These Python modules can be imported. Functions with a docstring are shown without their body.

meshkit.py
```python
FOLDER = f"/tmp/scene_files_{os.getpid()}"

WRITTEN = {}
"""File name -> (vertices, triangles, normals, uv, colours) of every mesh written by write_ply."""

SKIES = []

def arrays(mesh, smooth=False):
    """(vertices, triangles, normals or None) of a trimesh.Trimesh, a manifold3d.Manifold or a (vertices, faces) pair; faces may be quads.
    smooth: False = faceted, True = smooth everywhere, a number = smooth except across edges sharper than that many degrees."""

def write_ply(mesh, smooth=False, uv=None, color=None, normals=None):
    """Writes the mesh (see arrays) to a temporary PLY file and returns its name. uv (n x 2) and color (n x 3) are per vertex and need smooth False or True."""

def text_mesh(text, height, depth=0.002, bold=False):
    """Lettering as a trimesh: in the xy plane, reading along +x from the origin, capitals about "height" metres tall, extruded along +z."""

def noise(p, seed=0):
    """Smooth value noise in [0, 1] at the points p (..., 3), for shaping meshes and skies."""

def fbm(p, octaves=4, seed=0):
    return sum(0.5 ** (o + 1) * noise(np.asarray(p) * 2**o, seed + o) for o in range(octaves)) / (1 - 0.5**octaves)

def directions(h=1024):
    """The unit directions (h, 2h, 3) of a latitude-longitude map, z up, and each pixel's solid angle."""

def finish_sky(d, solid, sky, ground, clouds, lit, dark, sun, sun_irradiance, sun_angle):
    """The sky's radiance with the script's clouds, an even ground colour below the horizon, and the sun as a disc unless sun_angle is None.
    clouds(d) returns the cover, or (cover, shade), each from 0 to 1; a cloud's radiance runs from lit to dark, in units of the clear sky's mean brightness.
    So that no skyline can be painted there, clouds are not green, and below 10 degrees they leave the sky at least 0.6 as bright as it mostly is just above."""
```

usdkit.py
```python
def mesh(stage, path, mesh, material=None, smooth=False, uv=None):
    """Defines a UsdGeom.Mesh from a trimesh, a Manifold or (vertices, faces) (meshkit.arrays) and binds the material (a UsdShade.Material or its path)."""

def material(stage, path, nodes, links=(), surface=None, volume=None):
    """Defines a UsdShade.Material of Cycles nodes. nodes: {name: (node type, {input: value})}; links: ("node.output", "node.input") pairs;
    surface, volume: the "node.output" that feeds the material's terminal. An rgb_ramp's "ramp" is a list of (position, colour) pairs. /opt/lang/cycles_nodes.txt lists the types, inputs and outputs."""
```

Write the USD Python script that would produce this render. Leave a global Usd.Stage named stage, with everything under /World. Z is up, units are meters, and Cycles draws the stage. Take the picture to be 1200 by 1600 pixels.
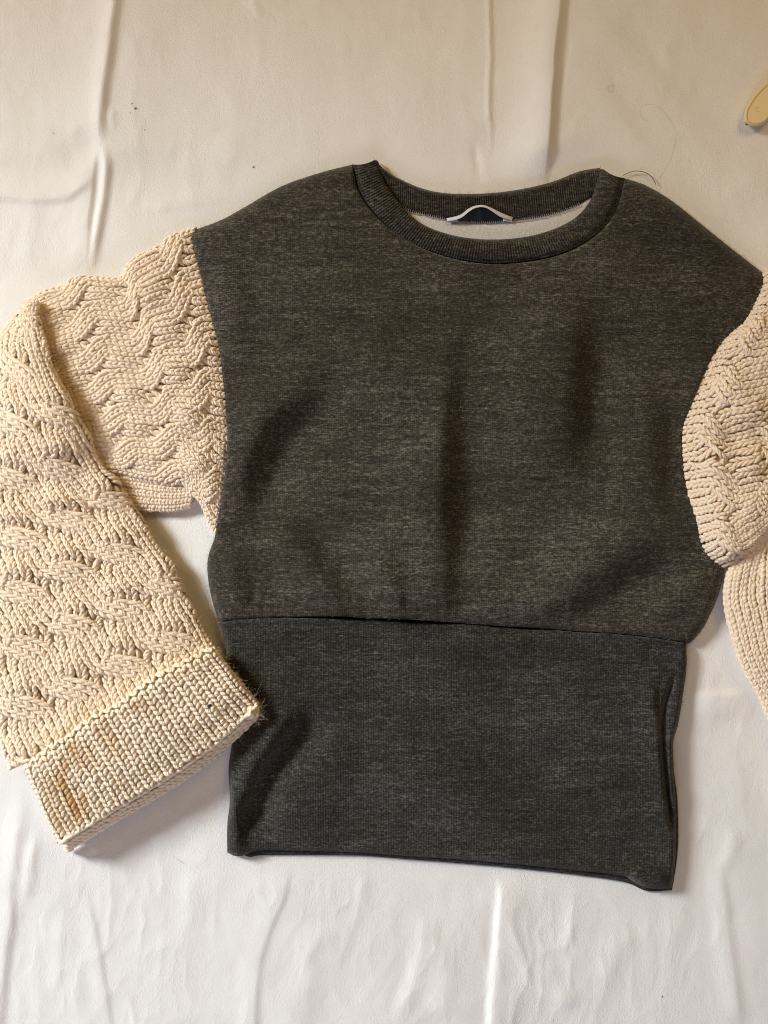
import math, numpy as np, shapely, usdkit, meshkit
from shapely.geometry import Polygon, LineString
from scipy.ndimage import map_coordinates
from pxr import Usd, UsdGeom, UsdLux, UsdShade, Sdf, Gf, Vt

stage = Usd.Stage.CreateInMemory()
UsdGeom.SetStageUpAxis(stage, 'Z'); UsdGeom.SetStageMetersPerUnit(stage, 1.0)
UsdGeom.Xform.Define(stage, '/World'); UsdGeom.Scope.Define(stage, '/World/Looks')

# ------------------------------------------------------------------ camera: held level above the bed
K = 0.57e-3                      # metres per tape unit on the sheet (plans below are drawn in these units, x right, y down)
CAM_H = 0.80
cam = UsdGeom.Camera.Define(stage, '/World/camera')
cam.AddTranslateOp().Set(Gf.Vec3d(0, 0, CAM_H))
cam.CreateHorizontalApertureAttr(24.0); cam.CreateVerticalApertureAttr(32.0)
cam.CreateFocalLengthAttr(24.0 * CAM_H / (1200 * K))
cam.CreateExposureAttr(0.0)
cam.CreateClippingRangeAttr(Gf.Vec2f(0.02, 100))

# ------------------------------------------------------------------ light: window on the upper left, warm room lamp, weak daylight from the foot of the bed
def rect_light(name, pos, target, w, h, color, power):
    l = UsdLux.RectLight.Define(stage, '/World/' + name)
    z = np.array(pos, float) - np.array(target, float); z /= np.linalg.norm(z)
    up = np.array([0, 0, 1.0]) if abs(z[2]) < .95 else np.array([0, 1.0, 0])
    x = np.cross(up, z); x /= np.linalg.norm(x); y = np.cross(z, x)
    m = Gf.Matrix4d(*x, 0, *y, 0, *z, 0, *map(float, pos), 1)
    l.AddTransformOp().Set(m)
    l.CreateWidthAttr(w); l.CreateHeightAttr(h); l.CreateColorAttr(Gf.Vec3f(*color)); l.CreateIntensityAttr(power)
    return l
def spot_light(name, pos, target, radius, cone, soft, color, power):
    l = UsdLux.SphereLight.Define(stage, '/World/' + name)
    z = np.array(pos, float) - np.array(target, float); z /= np.linalg.norm(z)
    x = np.cross([0, 0, 1.0], z); x /= np.linalg.norm(x); y = np.cross(z, x)
    l.AddTransformOp().Set(Gf.Matrix4d(*x, 0, *y, 0, *z, 0, *map(float, pos), 1))
    l.CreateRadiusAttr(radius); l.CreateColorAttr(Gf.Vec3f(*color)); l.CreateIntensityAttr(power)
    sh = UsdLux.ShapingAPI.Apply(l.GetPrim()); sh.CreateShapingConeAngleAttr(cone); sh.CreateShapingConeSoftnessAttr(soft)
spot_light('daylight_lamp', (-2.0, 1.0, 1.3), (0, -.62, 0), .28, 25.0, 1.0, (.83, .935, 1.0), 121.0)
rect_light('bedside_lamp_light', (-1.5, 1.1, 1.15), (-.1, .3, 0), .5, .5, (1.0, .71, .38), 16.5)
rect_light('foot_window_light', (-.5, -1.9, 1.2), (0, -.4, 0), 1.2, .9, (.84, .83, 1.0), 5.2)
rect_light('room_lamp_light', (.75, 1.15, 1.25), (.2, .3, 0), .7, .7, (1.0, .69, .26), 4.9)
dome = UsdLux.DomeLight.Define(stage, '/World/room_light')
dm = usdkit.material(stage, '/World/Looks/room', {'b': ('background_shader', {'color': (1.0, .68, .46), 'strength': .055})}, surface='b.background')
UsdShade.MaterialBindingAPI.Apply(dome.GetPrim()).Bind(dm)

# ------------------------------------------------------------------ helpers
def W(px, py, z=0.0):
    """plan units -> metres; a point z above the sheet is moved in so that plans traced from above keep their outline"""
    px, py, z = np.broadcast_arrays(np.asarray(px, float), np.asarray(py, float), np.asarray(z, float))
    s = K * (CAM_H - z) / CAM_H
    return np.stack([(px - 600) * s, (800 - py) * s, z], -1)

def sm(a, b, x):
    t = np.clip((x - a) / (b - a), 0, 1); return t * t * (3 - 2 * t)

def fbm(x, y, seed=0, oct=4):
    return meshkit.fbm(np.stack([x, y, np.zeros_like(x) + .37], -1), oct, seed) - .5

def resample(pts, n, smooth=True):
    p = np.asarray(pts, float)
    if smooth and len(p) > 2:
        q = [p[0]]
        for i in range(len(p) - 1):
            a, b, c, d = p[max(i - 1, 0)], p[i], p[i + 1], p[min(i + 2, len(p) - 1)]
            for t in np.linspace(0, 1, 13)[1:]:
                q.append(.5 * (2 * b + (c - a) * t + (2 * a - 5 * b + 4 * c - d) * t * t + (3 * b - a - 3 * c + d) * t ** 3))
        p = np.array(q)
    s = np.r_[0, np.cumsum(np.linalg.norm(np.diff(p, axis=0), axis=1))]
    t = np.linspace(0, s[-1], n)
    return np.stack([np.interp(t, s, p[:, k]) for k in range(p.shape[1])], -1)

def crease(X, Y, pts, wn, wp, amp, taper=.25):
    """ridge along a line; wp = width on the right hand side seen walking down the picture"""
    p = np.asarray(pts, float); p = resample(p, max(len(p) * 4, 8))
    R = 3.2 * max(wn, wp)
    H = np.zeros_like(X)
    sel = (X > p[:, 0].min() - R) & (X < p[:, 0].max() + R) & (Y > p[:, 1].min() - R) & (Y < p[:, 1].max() + R)
    if not sel.any(): return H
    x, y = X[sel], Y[sel]; best = np.full(x.shape, 1e9); side = np.zeros_like(x); along = np.zeros_like(x)
    L = np.r_[0, np.cumsum(np.linalg.norm(np.diff(p, axis=0), axis=1))]
    for i in range(len(p) - 1):
        d = p[i + 1] - p[i]; l2 = d @ d
        t = np.clip(((x - p[i, 0]) * d[0] + (y - p[i, 1]) * d[1]) / l2, 0, 1)
        ex, ey = x - p[i, 0] - t * d[0], y - p[i, 1] - t * d[1]
        q = ex * ex + ey * ey; m = q < best
        best[m] = q[m]; along[m] = (L[i] + t[m] * math.sqrt(l2)) / L[-1]
        side[m] = -(d[0] * ey[m] - d[1] * ex[m])
    dist = np.sqrt(best); w = np.where(side > 0, wp, wn)
    tp = (sm(0, taper, along) * sm(0, taper, 1 - along)) if taper > 0 else 1
    H[sel] = amp * np.exp(-(dist / w) ** 2 * 1.0) * tp
    return H

used = {}
def numbered(parent, name):
    k = (str(parent), name); n = used.get(k, 0); used[k] = n + 1
    return name if n == 0 else f'{name}_{n:03d}'
def tag(prim, **kw):
    for k, v in kw.items(): prim.SetCustomDataByKey(k, v)
    return prim
def thing(name, label, category, group=None):
    x = UsdGeom.Xform.Define(stage, '/World/' + numbered('/World', name)).GetPrim()
    tag(x, label=label, category=category)
    if group: tag(x, group=group)
    return x
def obj(name, vf, material, parent=None, smooth=True, uv=None, attrs=None):
    base = str(parent.GetPath()) if parent else '/World'
    m = usdkit.mesh(stage, base + '/' + numbered(base, name), vf, material, smooth=smooth, uv=uv)
    for k, v in (attrs or {}).items():
        v = np.asarray(v, np.float32)
        pv = UsdGeom.PrimvarsAPI(m).CreatePrimvar(k, Sdf.ValueTypeNames.FloatArray, 'vertex'); pv.Set(Vt.FloatArray.FromNumpy(v))
    return m.GetPrim()
def fibres(name, strands, width, material, parent=None):
    base = str(parent.GetPath()) if parent else '/World'
    c = UsdGeom.BasisCurves.Define(stage, base + '/' + numbered(base, name))
    c.CreateTypeAttr('linear')
    c.CreateCurveVertexCountsAttr(Vt.IntArray([len(s) for s in strands]))
    P = np.concatenate(strands).astype(np.float32)
    c.CreatePointsAttr(Vt.Vec3fArray.FromNumpy(P))
    if np.ndim(width) == 0:
        wd = np.concatenate([np.linspace(1, .45, len(s)) * width for s in strands])
    else: wd = width
    c.CreateWidthsAttr(Vt.FloatArray.FromNumpy(wd.astype(np.float32))); c.SetWidthsInterpolation('vertex')
    UsdShade.MaterialBindingAPI.Apply(c.GetPrim()).Bind(material)
    return c.GetPrim()

def grid_faces(nu, nv, flip=False):
    i = np.arange(nu - 1)[:, None] * nv + np.arange(nv - 1)[None]
    q = np.stack([i, i + nv, i + nv + 1, i + 1], -1).reshape(-1, 4)
    return q[:, ::-1] if flip else q

# ------------------------------------------------------------------ materials
L = '/World/Looks/'
def fabric_dark(name, rib, tint):
    """heathered charcoal jersey: light fibre streaks along the courses, fine wale lines"""
    n = {'tc': ('geometry', {}),
         'm1': ('mapping', {'scale': (28, 300, 28)}), 'n1': ('noise_texture', {'scale': 1.0, 'detail': 5.0, 'roughness': .62}),
         'm2': ('mapping', {'scale': (330, 640, 330)}), 'n2': ('noise_texture', {'scale': 1.0, 'detail': 3.0, 'roughness': .75}),
         'm3': ('mapping', {'scale': (9, 14, 9)}), 'n3': ('noise_texture', {'scale': 1.0, 'detail': 3.0, 'roughness': .5}),
         'm4': ('mapping', {'scale': (150, 1500, 150)}), 'n4': ('noise_texture', {'scale': 1.0, 'detail': 2.0, 'roughness': .6}),
         'mw': ('mapping', {'scale': (1, 1, 1)}),
         'w': ('wave_texture', {'wave_type': 'bands', 'bands_direction': 'x', 'scale': 2 * math.pi / (rib * 20) , 'distortion': 1.2, 'detail': 2.0, 'detail_scale': 4.0, 'detail_roughness': .6}),
         'r1': ('rgb_ramp', {'ramp': [(p, tuple(np.array(c) * tint)) for p, c in [(.37, (.0040, .0040, .0040)), (.46, (.0145, .0145, .0145)), (.53, (.031, .031, .031)), (.61, (.095, .095, .095)), (.69, (.17, .17, .17))]]}),
         'mixa': ('mix_float', {'fac': .72, 'use_clamp': True}), 'mixb': ('mix_float', {'fac': .30}), 'mixc': ('mix_float', {'fac': .12}),
         'add': ('math', {'math_type': 'multiply_add', 'value2': .03 if rib > .002 else .02}),
         'hue': ('rgb_ramp', {'ramp': [(.3, (1.04, 1.0, .90)), (.7, (.97, .99, 1.03))]}),
         'mulc': ('mix_color', {'blend_type': 'multiply', 'fac': .8}),
         'hsum': ('math', {'math_type': 'multiply_add', 'value2': .30 if rib > .002 else .12}),
         'b': ('bump', {'strength': .75, 'distance': .0007}),
         'p': ('principled_bsdf', {'roughness': .95, 'specular_ior_level': .12, 'sheen_weight': .16, 'sheen_roughness': .5, 'sheen_tint': (1, .95, .86)})}
    l = [('tc.position', f'm{i}.vector') for i in '1234'] + [(f'm{i}.vector', f'n{i}.vector') for i in '1234'] + [
         ('tc.position', 'mw.vector'), ('mw.vector', 'w.vector'),
         ('n1.fac', 'mixa.a'), ('n2.fac', 'mixa.b'), ('mixa.result', 'mixb.a'), ('n4.fac', 'mixb.b'), ('mixb.result', 'mixc.a'), ('n3.fac', 'mixc.b'),
         ('w.fac', 'add.value1'), ('mixc.result', 'add.value3'),
         ('add.value', 'r1.fac'), ('n3.fac', 'hue.fac'), ('r1.color', 'mulc.a'), ('hue.color', 'mulc.b'), ('mulc.result', 'p.base_color'),
         ('w.fac', 'hsum.value1'), ('n2.fac', 'hsum.value3'), ('hsum.value', 'b.height'), ('b.normal', 'p.normal')]
    return usdkit.material(stage, L + name, n, l, surface='p.BSDF')
M_JERSEY = fabric_dark('charcoal_jersey', .0019, (1.52, 1.28, .99))
M_RIB = fabric_dark('charcoal_rib', .0022, (1.0, .92, .81))
M_NECK = fabric_dark('charcoal_neck_rib', .0021, (1.22, 1.05, .84))

def cream(name, col_lo, col_hi, stain=False):
    n = {'tc': ('geometry', {}), 'uv': ('texture_coordinate', {}), 'at': ('attribute', {'attribute': 'tone'}),
         'mu': ('mapping', {'scale': (1, 1, 1)}),
         'w': ('wave_texture', {'wave_type': 'bands', 'bands_direction': 'diagonal', 'scale': 1.1, 'distortion': .6, 'detail': 1.0}),
         'n': ('noise_texture', {'scale': 1100.0, 'detail': 3.0}), 'nb': ('noise_texture', {'scale': 26.0, 'detail': 3.0}),
         'mx': ('mix_float', {'fac': .42}), 'mx2': ('mix_float', {'fac': .3}),
         'r': ('rgb_ramp', {'ramp': [(.2, col_lo), (.8, col_hi)]}),
         'h': ('math', {'math_type': 'multiply_add', 'value2': .8}),
         'b': ('bump', {'strength': .7, 'distance': .0006}),
         'p': ('principled_bsdf', {'roughness': .9, 'specular_ior_level': .1, 'subsurface_weight': .15, 'subsurface_scale': .002, 'subsurface_radius': (1.0, .8, .6), 'sheen_weight': .25, 'sheen_roughness': .45, 'sheen_tint': (1, .86, .66)})}
    l = [('uv.UV', 'mu.vector'), ('mu.vector', 'w.vector'), ('tc.position', 'n.vector'), ('tc.position', 'nb.vector'),
         ('at.fac', 'mx.a'), ('nb.fac', 'mx.b'), ('mx.result', 'mx2.a'), ('n.fac', 'mx2.b'), ('mx2.result', 'r.fac'),
         ('w.fac', 'h.value1'), ('n.fac', 'h.value3'), ('h.value', 'b.height'), ('b.normal', 'p.normal')]
    if stain:
        n |= {'st': ('attribute', {'attribute': 'stain'}), 'sc': ('mix_color', {'blend_type': 'mix', 'b': (.66, .37, .12)})}
        l += [('st.fac', 'sc.fac'), ('r.color', 'sc.a'), ('sc.result', 'p.base_color')]
    else: l += [('r.color', 'p.base_color')]
    return usdkit.material(stage, L + name, n, l, surface='p.BSDF')
M_YARN = cream('cream_yarn', (.88, .685, .495), (.95, .77, .58))
M_CUFF = cream('cream_cuff_yarn', (.89, .715, .53), (.95, .805, .63), True)
def plain(name, col, rough=.8, spec=.2, sheen=0.0, nscale=0, namp=.15, bump=0.0, bscale=900):
    n = {'p': ('principled_bsdf', {'base_color': col, 'roughness': rough, 'specular_ior_level': spec, 'sheen_weight': sheen})}; l = []
    if nscale:
        n |= {'g': ('geometry', {}), 'n': ('noise_texture', {'scale': nscale, 'detail': 3.0}),
              'r': ('rgb_ramp', {'ramp': [(.3, tuple(c * (1 - namp) for c in col)), (.7, tuple(min(1, c * (1 + namp)) for c in col))]})}
        l += [('g.position', 'n.vector'), ('n.fac', 'r.fac'), ('r.color', 'p.base_color')]
    if bump:
        n |= {'gb': ('geometry', {}), 'n2': ('noise_texture', {'scale': bscale, 'detail': 2.0}), 'b': ('bump', {'strength': bump, 'distance': .0006})}
        l += [('gb.position', 'n2.vector'), ('n2.fac', 'b.height'), ('b.normal', 'p.normal')]
    return usdkit.material(stage, L + name, n, l, surface='p.BSDF')
M_BACKING = plain('cream_backing', (.66, .55, .42), .95, .05, 0, 300, .15)
M_FLEECE = plain('grey_fleece_lining', (.60, .575, .56), .95, .1, .2, 620, .16, .6, 900)
M_LABEL = plain('white_label', (.60, .585, .59), .6, .3, 0, 900, .06, .3, 1500)
M_LABELFACE = plain('black_label_face', (.006, .007, .012), .5, .3)
M_LOCK = plain('grey_overlock_thread', (.34, .32, .29), .9, .1, .1, 900, .3)
M_BLACK = plain('black_thread', (.010, .009, .009), .6, .3)
M_HAIR = plain('brown_hair', (.20, .14, .09), .45, .5)
M_SPECK = plain('dark_speck', (.13, .10, .09), .8, .2)
M_FUZZ = plain('cream_fuzz', (.90, .74, .55), .9, .1)
M_LINT = plain('pale_lint', (.30, .285, .25), .9, .1)
M_DARKFUZZ = plain('dark_fuzz', (.05, .047, .042), .9, .1)
M_PLASTIC = plain('cream_plastic', (.70, .55, .31), .34, .5, 0, 60, .04, .04, 500)
sheet_n = {'g': ('geometry', {}),
    'mx': ('mapping', {'scale': (900, 2600, 900)}), 'my': ('mapping', {'scale': (2600, 900, 900)}),
    'nx': ('noise_texture', {'scale': 1.0, 'detail': 1.0}), 'ny': ('noise_texture', {'scale': 1.0, 'detail': 1.0}),
    'nf': ('noise_texture', {'scale': 420.0, 'detail': 3.0, 'roughness': .6}),
    'nc': ('noise_texture', {'scale': 7.0, 'detail': 3.0}),
    'a': ('math', {'math_type': 'add'}), 'a2': ('math', {'math_type': 'multiply_add', 'value2': 1.1}),
    'r': ('rgb_ramp', {'ramp': [(.3, (.84, .805, .765)), (.7, (.875, .845, .815))]}),
    'b': ('bump', {'strength': .75, 'distance': .0006}),
    'p': ('principled_bsdf', {'roughness': 1.0, 'specular_ior_level': .06, 'sheen_weight': .1})}
sheet_l = [('g.position', 'mx.vector'), ('g.position', 'my.vector'), ('mx.vector', 'nx.vector'), ('my.vector', 'ny.vector'), ('g.position', 'nf.vector'), ('g.position', 'nc.vector'),
    ('nx.fac', 'a.value1'), ('ny.fac', 'a.value2'), ('nf.fac', 'a2.value1'), ('a.value', 'a2.value3'), ('a2.value', 'b.height'), ('b.normal', 'p.normal'),
    ('nc.fac', 'r.fac'), ('r.color', 'p.base_color')]
M_SHEET = usdkit.material(stage, L + 'white_cotton', sheet_n, sheet_l, surface='p.BSDF')

# ------------------------------------------------------------------ bed sheet
GARMENT = [[(551, 257), (592, 246), (610, 270), (650, 291), (740, 303), (860, 285), (936, 259), (975, 278), (1050, 314), (1197, 433), (1131, 889), (1072, 1004), (1056, 1200), (1050, 1388), (800, 1350), (357, 1336), (357, 1200), (342, 972), (335, 842), (297, 362), (440, 291)],
           [(297, 362), (200, 413), (40, 474), (-40, 640), (-40, 900), (20, 1170), (92, 1317), (404, 1108), (316, 985), (236, 842), (225, 797), (335, 842)],
           [(1197, 433), (1330, 380), (1330, 700), (1400, 1200), (1240, 1250), (1133, 930), (1131, 889), (1068, 690)]]
SHEET_CREASES = [
    # points, width left/below, width right/above, height (mm), taper
    ([(186, -60), (180, 10), (168, 100), (158, 170), (152, 240)], 40, 8, 5.0, .12),
    ([(190, -60), (184, 10), (172, 100), (166, 190), (170, 290)], 14, 75, 5.0, .15),
    ([(153, 222), (146, 270), (138, 350), (133, 425), (130, 500)], 22, 4.5, 2.8, .12),
    ([(160, 228), (167, 258), (163, 300), (150, 375), (137, 450)], 6, 6, 3.6, .18),
    ([(-40, 300), (30, 308), (80, 310), (118, 300), (150, 268)], 6, 22, 2.6, .2),
    ([(-40, 240), (50, 236), (110, 225)], 16, 20, 1.2, .3),
    ([(763, -60), (764, 20), (766, 70), (764, 150), (768, 240)], 3.6, 3.6, 1.5, .2),
    ([(758, -60), (760, 60), (758, 150), (756, 240)], 30, 8, 1.3, .2),
    ([(740, 215), (748, 260), (752, 300)], 6, 5, -1.3, .3),
    ([(876, -60), (872, 0), (862, 100), (855, 200), (849, 290), (846, 330)], 50, 5, 6.5, .08),
    ([(876, -60), (872, 0), (862, 100), (855, 200), (849, 290), (846, 330)], 30, 95, 8.0, .08),
    ([(880, -10), (930, 40), (985, 90), (1040, 150), (1110, 215)], 20, 16, 1.5, .3),
    ([(905, 90), (945, 150), (985, 210), (1060, 270)], 22, 14, 1.5, .3),
    ([(1030, 60), (1045, 95), (1060, 120)], 8, 8, .7, .3),
    ([(390, -10), (402, 15), (410, 30)], 5, 5, .9, .3),
    ([(350, 200), (362, 240), (350, 260)], 14, 12, .8, .3),
    ([(340, 110), (360, 160), (368, 200)], 10, 18, .7, .3),
    ([(200, 330), (280, 320), (380, 305)], 6, 14, 1.0, .3),
    ([(180, 170), (178, 190), (182, 205)], 5, 5, 1.0, .3),
    ([(60, 300), (44, 350), (40, 420)], 12, 14, .8, .3),
    ([(452, 1335), (442, 1395), (420, 1450), (402, 1510), (396, 1590), (394, 1660)], 22, 6, 1.5, .15),
    ([(470, 1520), (490, 1480), (505, 1440)], 18, 18, 1.5, .3),
    ([(455, 1640), (470, 1560), (500, 1500)], 22, 20, 2.0, .25),
    ([(772, 1350), (783, 1385), (780, 1440), (774, 1500), (768, 1580), (762, 1660)], 5, 34, 3.0, .1),
    ([(770, 1400), (770, 1480), (762, 1570), (756, 1660)], 18, 5, -1.4, .15),
    ([(664, 1420), (660, 1480), (640, 1550), (610, 1620)], 10, 16, 1.6, .2),
    ([(690, 1460), (696, 1530), (690, 1600)], 18, 16, 1.4, .25),
    ([(905, 1420), (890, 1460), (870, 1490)], 8, 8, .8, .3),
    ([(18, 1390), (12, 1450), (2, 1540), (-10, 1640)], 16, 8, 3.0, .12),
    ([(46, 1200), (28, 1300), (22, 1360), (10, 1420)], 12, 9, 2.0, .2),
    ([(64, 1290), (48, 1350), (40, 1420)], 8, 8, 1.7, .3),
    ([(132, 1390), (146, 1450), (160, 1530), (178, 1640)], 14, 4, 1.1, .15),
    ([(95, 1430), (92, 1500), (84, 1570)], 10, 10, .9, .3),
    ([(304, 1360), (296, 1420), (286, 1480)], 14, 14, 1.0, .3),
    ([(1120, 1330), (1132, 1420), (1142, 1510), (1158, 1620)], 14, 8, 1.5, .2),
    ([(1150, 1290), (1140, 1330), (1132, 1370)], 10, 10, 1.0, .3),
    ([(1040, 1080), (1090, 1085), (1140, 1087), (1260, 1086)], 18, 5, 2.8, .08),
    ([(1060, 1110), (1130, 1112), (1260, 1104)], 10, 14, 1.4, .15),
    ([(300, 978), (325, 985), (348, 988)], 4, 5, 1.8, .2),
    ([(990, 1450), (960, 1500), (940, 1560)], 16, 12, 1.1, .3),
    ([(840, 1500), (870, 1540), (900, 1600)], 12, 14, .9, .3),
    ([(1120, 350), (1150, 300), (1190, 260)], 20, 16, 1.0, .3),
    ([(600, 60), (640, 120), (650, 200)], 26, 26, .9, .3),
]
def sheet_height(X, Y):
    H = np.zeros_like(X)
    rj = np.random.default_rng(9)
    for p, a, b, amp, tp in SHEET_CREASES:
        p = resample(p, max(6, len(p) * 3))
        H += crease(X, Y, p + rj.normal(0, .5, p.shape), a * 1.25, b * 1.25, amp * .95e-3, max(tp, .16))
    rng = np.random.default_rng(4)
    for k in range(160):
        cx, cy = rng.uniform(-60, 1260), rng.uniform(-60, 1660)
        if 360 < cx < 1040 and 430 < cy < 1300: continue
        ang = rng.normal(math.pi / 2, .42) if rng.random() < .75 else rng.uniform(0, math.pi)
        ln = rng.uniform(16, 90); w = rng.uniform(3.2, 13); bend = rng.normal(0, .2)
        d = np.array([math.cos(ang), math.sin(ang)]); n = np.array([-d[1], d[0]])
        pts = [(cx, cy) - d * ln / 2, (cx, cy) + n * ln * bend * .5, (cx, cy) + d * ln / 2]
        H += crease(X, Y, pts, w, w * rng.uniform(.6, 1.6), rng.choice([-1, 1, 1]) * rng.uniform(.10, .42) * 1e-3 * w / 9, .4)
    wx, wy = X + 60 * fbm(X / 90, Y / 90, 71, 3), Y + 60 * fbm(X / 90, Y / 90, 72, 3)
    ridged = lambda a, b, sd: (1 - np.abs(2 * meshkit.noise(np.stack([wx / a, wy / b, 0 * wx + .2], -1), sd) - 1)) ** 3
    H += (.42 + .55 * sm(500, 1300, Y)) * (1.1e-3 * ridged(85, 150, 81) + .75e-3 * ridged(46, 80, 82) + .4e-3 * ridged(22, 34, 83)) * (.35 + .9 * meshkit.noise(np.stack([X / 170, Y / 170, 0 * X], -1), 84))
    H += 5.0e-3 * fbm(X / 210, Y / 260, 3, 3) + 1.5e-3 * fbm(X / 46, Y / 80, 8, 3) + .5e-3 * fbm(X / 15, Y / 22, 9, 3)
    return H
def axis(lo, hi, a, b, fine, coarse):
    return np.r_[np.arange(lo, a, coarse), np.arange(a, b, fine), np.arange(b, hi, coarse)]
gx, gy = axis(-620, 1820, -30, 1230, 2.5, 22), axis(-520, 2120, -30, 1630, 2.5, 22)
GX, GY = np.meshgrid(gx, gy, indexing='ij')
SH = sheet_height(GX, GY)
_g = shapely.union_all([Polygon(q).buffer(0) for q in GARMENT])
_d = shapely.distance(shapely.points(GX.ravel(), GY.ravel()), _g).reshape(GX.shape)
_w = 1 - sm(0, 60, _d)
SH = SH - .0015
SH = SH * (1 - .88 * _w) - .0004 * _w      # the garment's weight presses the cloth flat
from scipy.interpolate import RegularGridInterpolator
sheet_z = RegularGridInterpolator((gx, gy), SH, bounds_error=False, fill_value=0)
P = W(GX, GY, SH * 0); P[..., 2] = SH
p_sheet = obj('bed_sheet', (P.reshape(-1, 3), grid_faces(len(gx), len(gy), True)), M_SHEET)
tag(p_sheet, kind='structure', label='white creased cotton bed sheet under the sweater')

# ------------------------------------------------------------------ the sweater
sweater = thing('sweater', 'charcoal grey crew neck sweater with cream cable knit sleeves, laid flat on the white sheet', 'sweater')

# --- outlines (plan units)
NECK_OUT = [(551, 257), (557, 290), (575, 322), (610, 358), (660, 388), (720, 407), (780, 413), (850, 405), (900, 388), (940, 360), (962, 330), (972, 300), (975, 278)]
NECK_IN = [(592, 246), (597, 275), (615, 305), (640, 335), (670, 355), (720, 370), (780, 374), (840, 366), (890, 346), (918, 320), (931, 290), (936, 259)]
SHOULDER_R = [(975, 278), (1010, 290), (1050, 314), (1100, 354), (1150, 394), (1190, 425), (1197, 433)]
ARM_R = [(1197, 433), (1195, 446), (1178, 478), (1163, 505), (1132, 532), (1110, 566), (1086, 620), (1071, 660), (1068, 692), (1075, 760), (1090, 812), (1105, 862), (1131, 889)]
SIDE_R = [(1131, 889), (1124, 925), (1110, 960), (1096, 985), (1080, 1003), (1072, 1004)]
WAIST = [(342, 972), (380, 967), (450, 964), (520, 963), (580, 966), (640, 968), (700, 972), (780, 978), (850, 982), (900, 987), (960, 990), (1020, 996), (1072, 1004)]
SIDE_L = [(342, 972), (332, 940), (325, 903), (325, 872), (335, 842)]
ARM_L = [(335, 842), (348, 762), (355, 692), (352, 640), (340, 540), (318, 450), (297, 362)]
SHOULDER_L = [(297, 362), (345, 344), (380, 325), (440, 291), (500, 270), (551, 257)]
def C(pts, n=60, s=True): return resample(pts, n, s)

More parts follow.
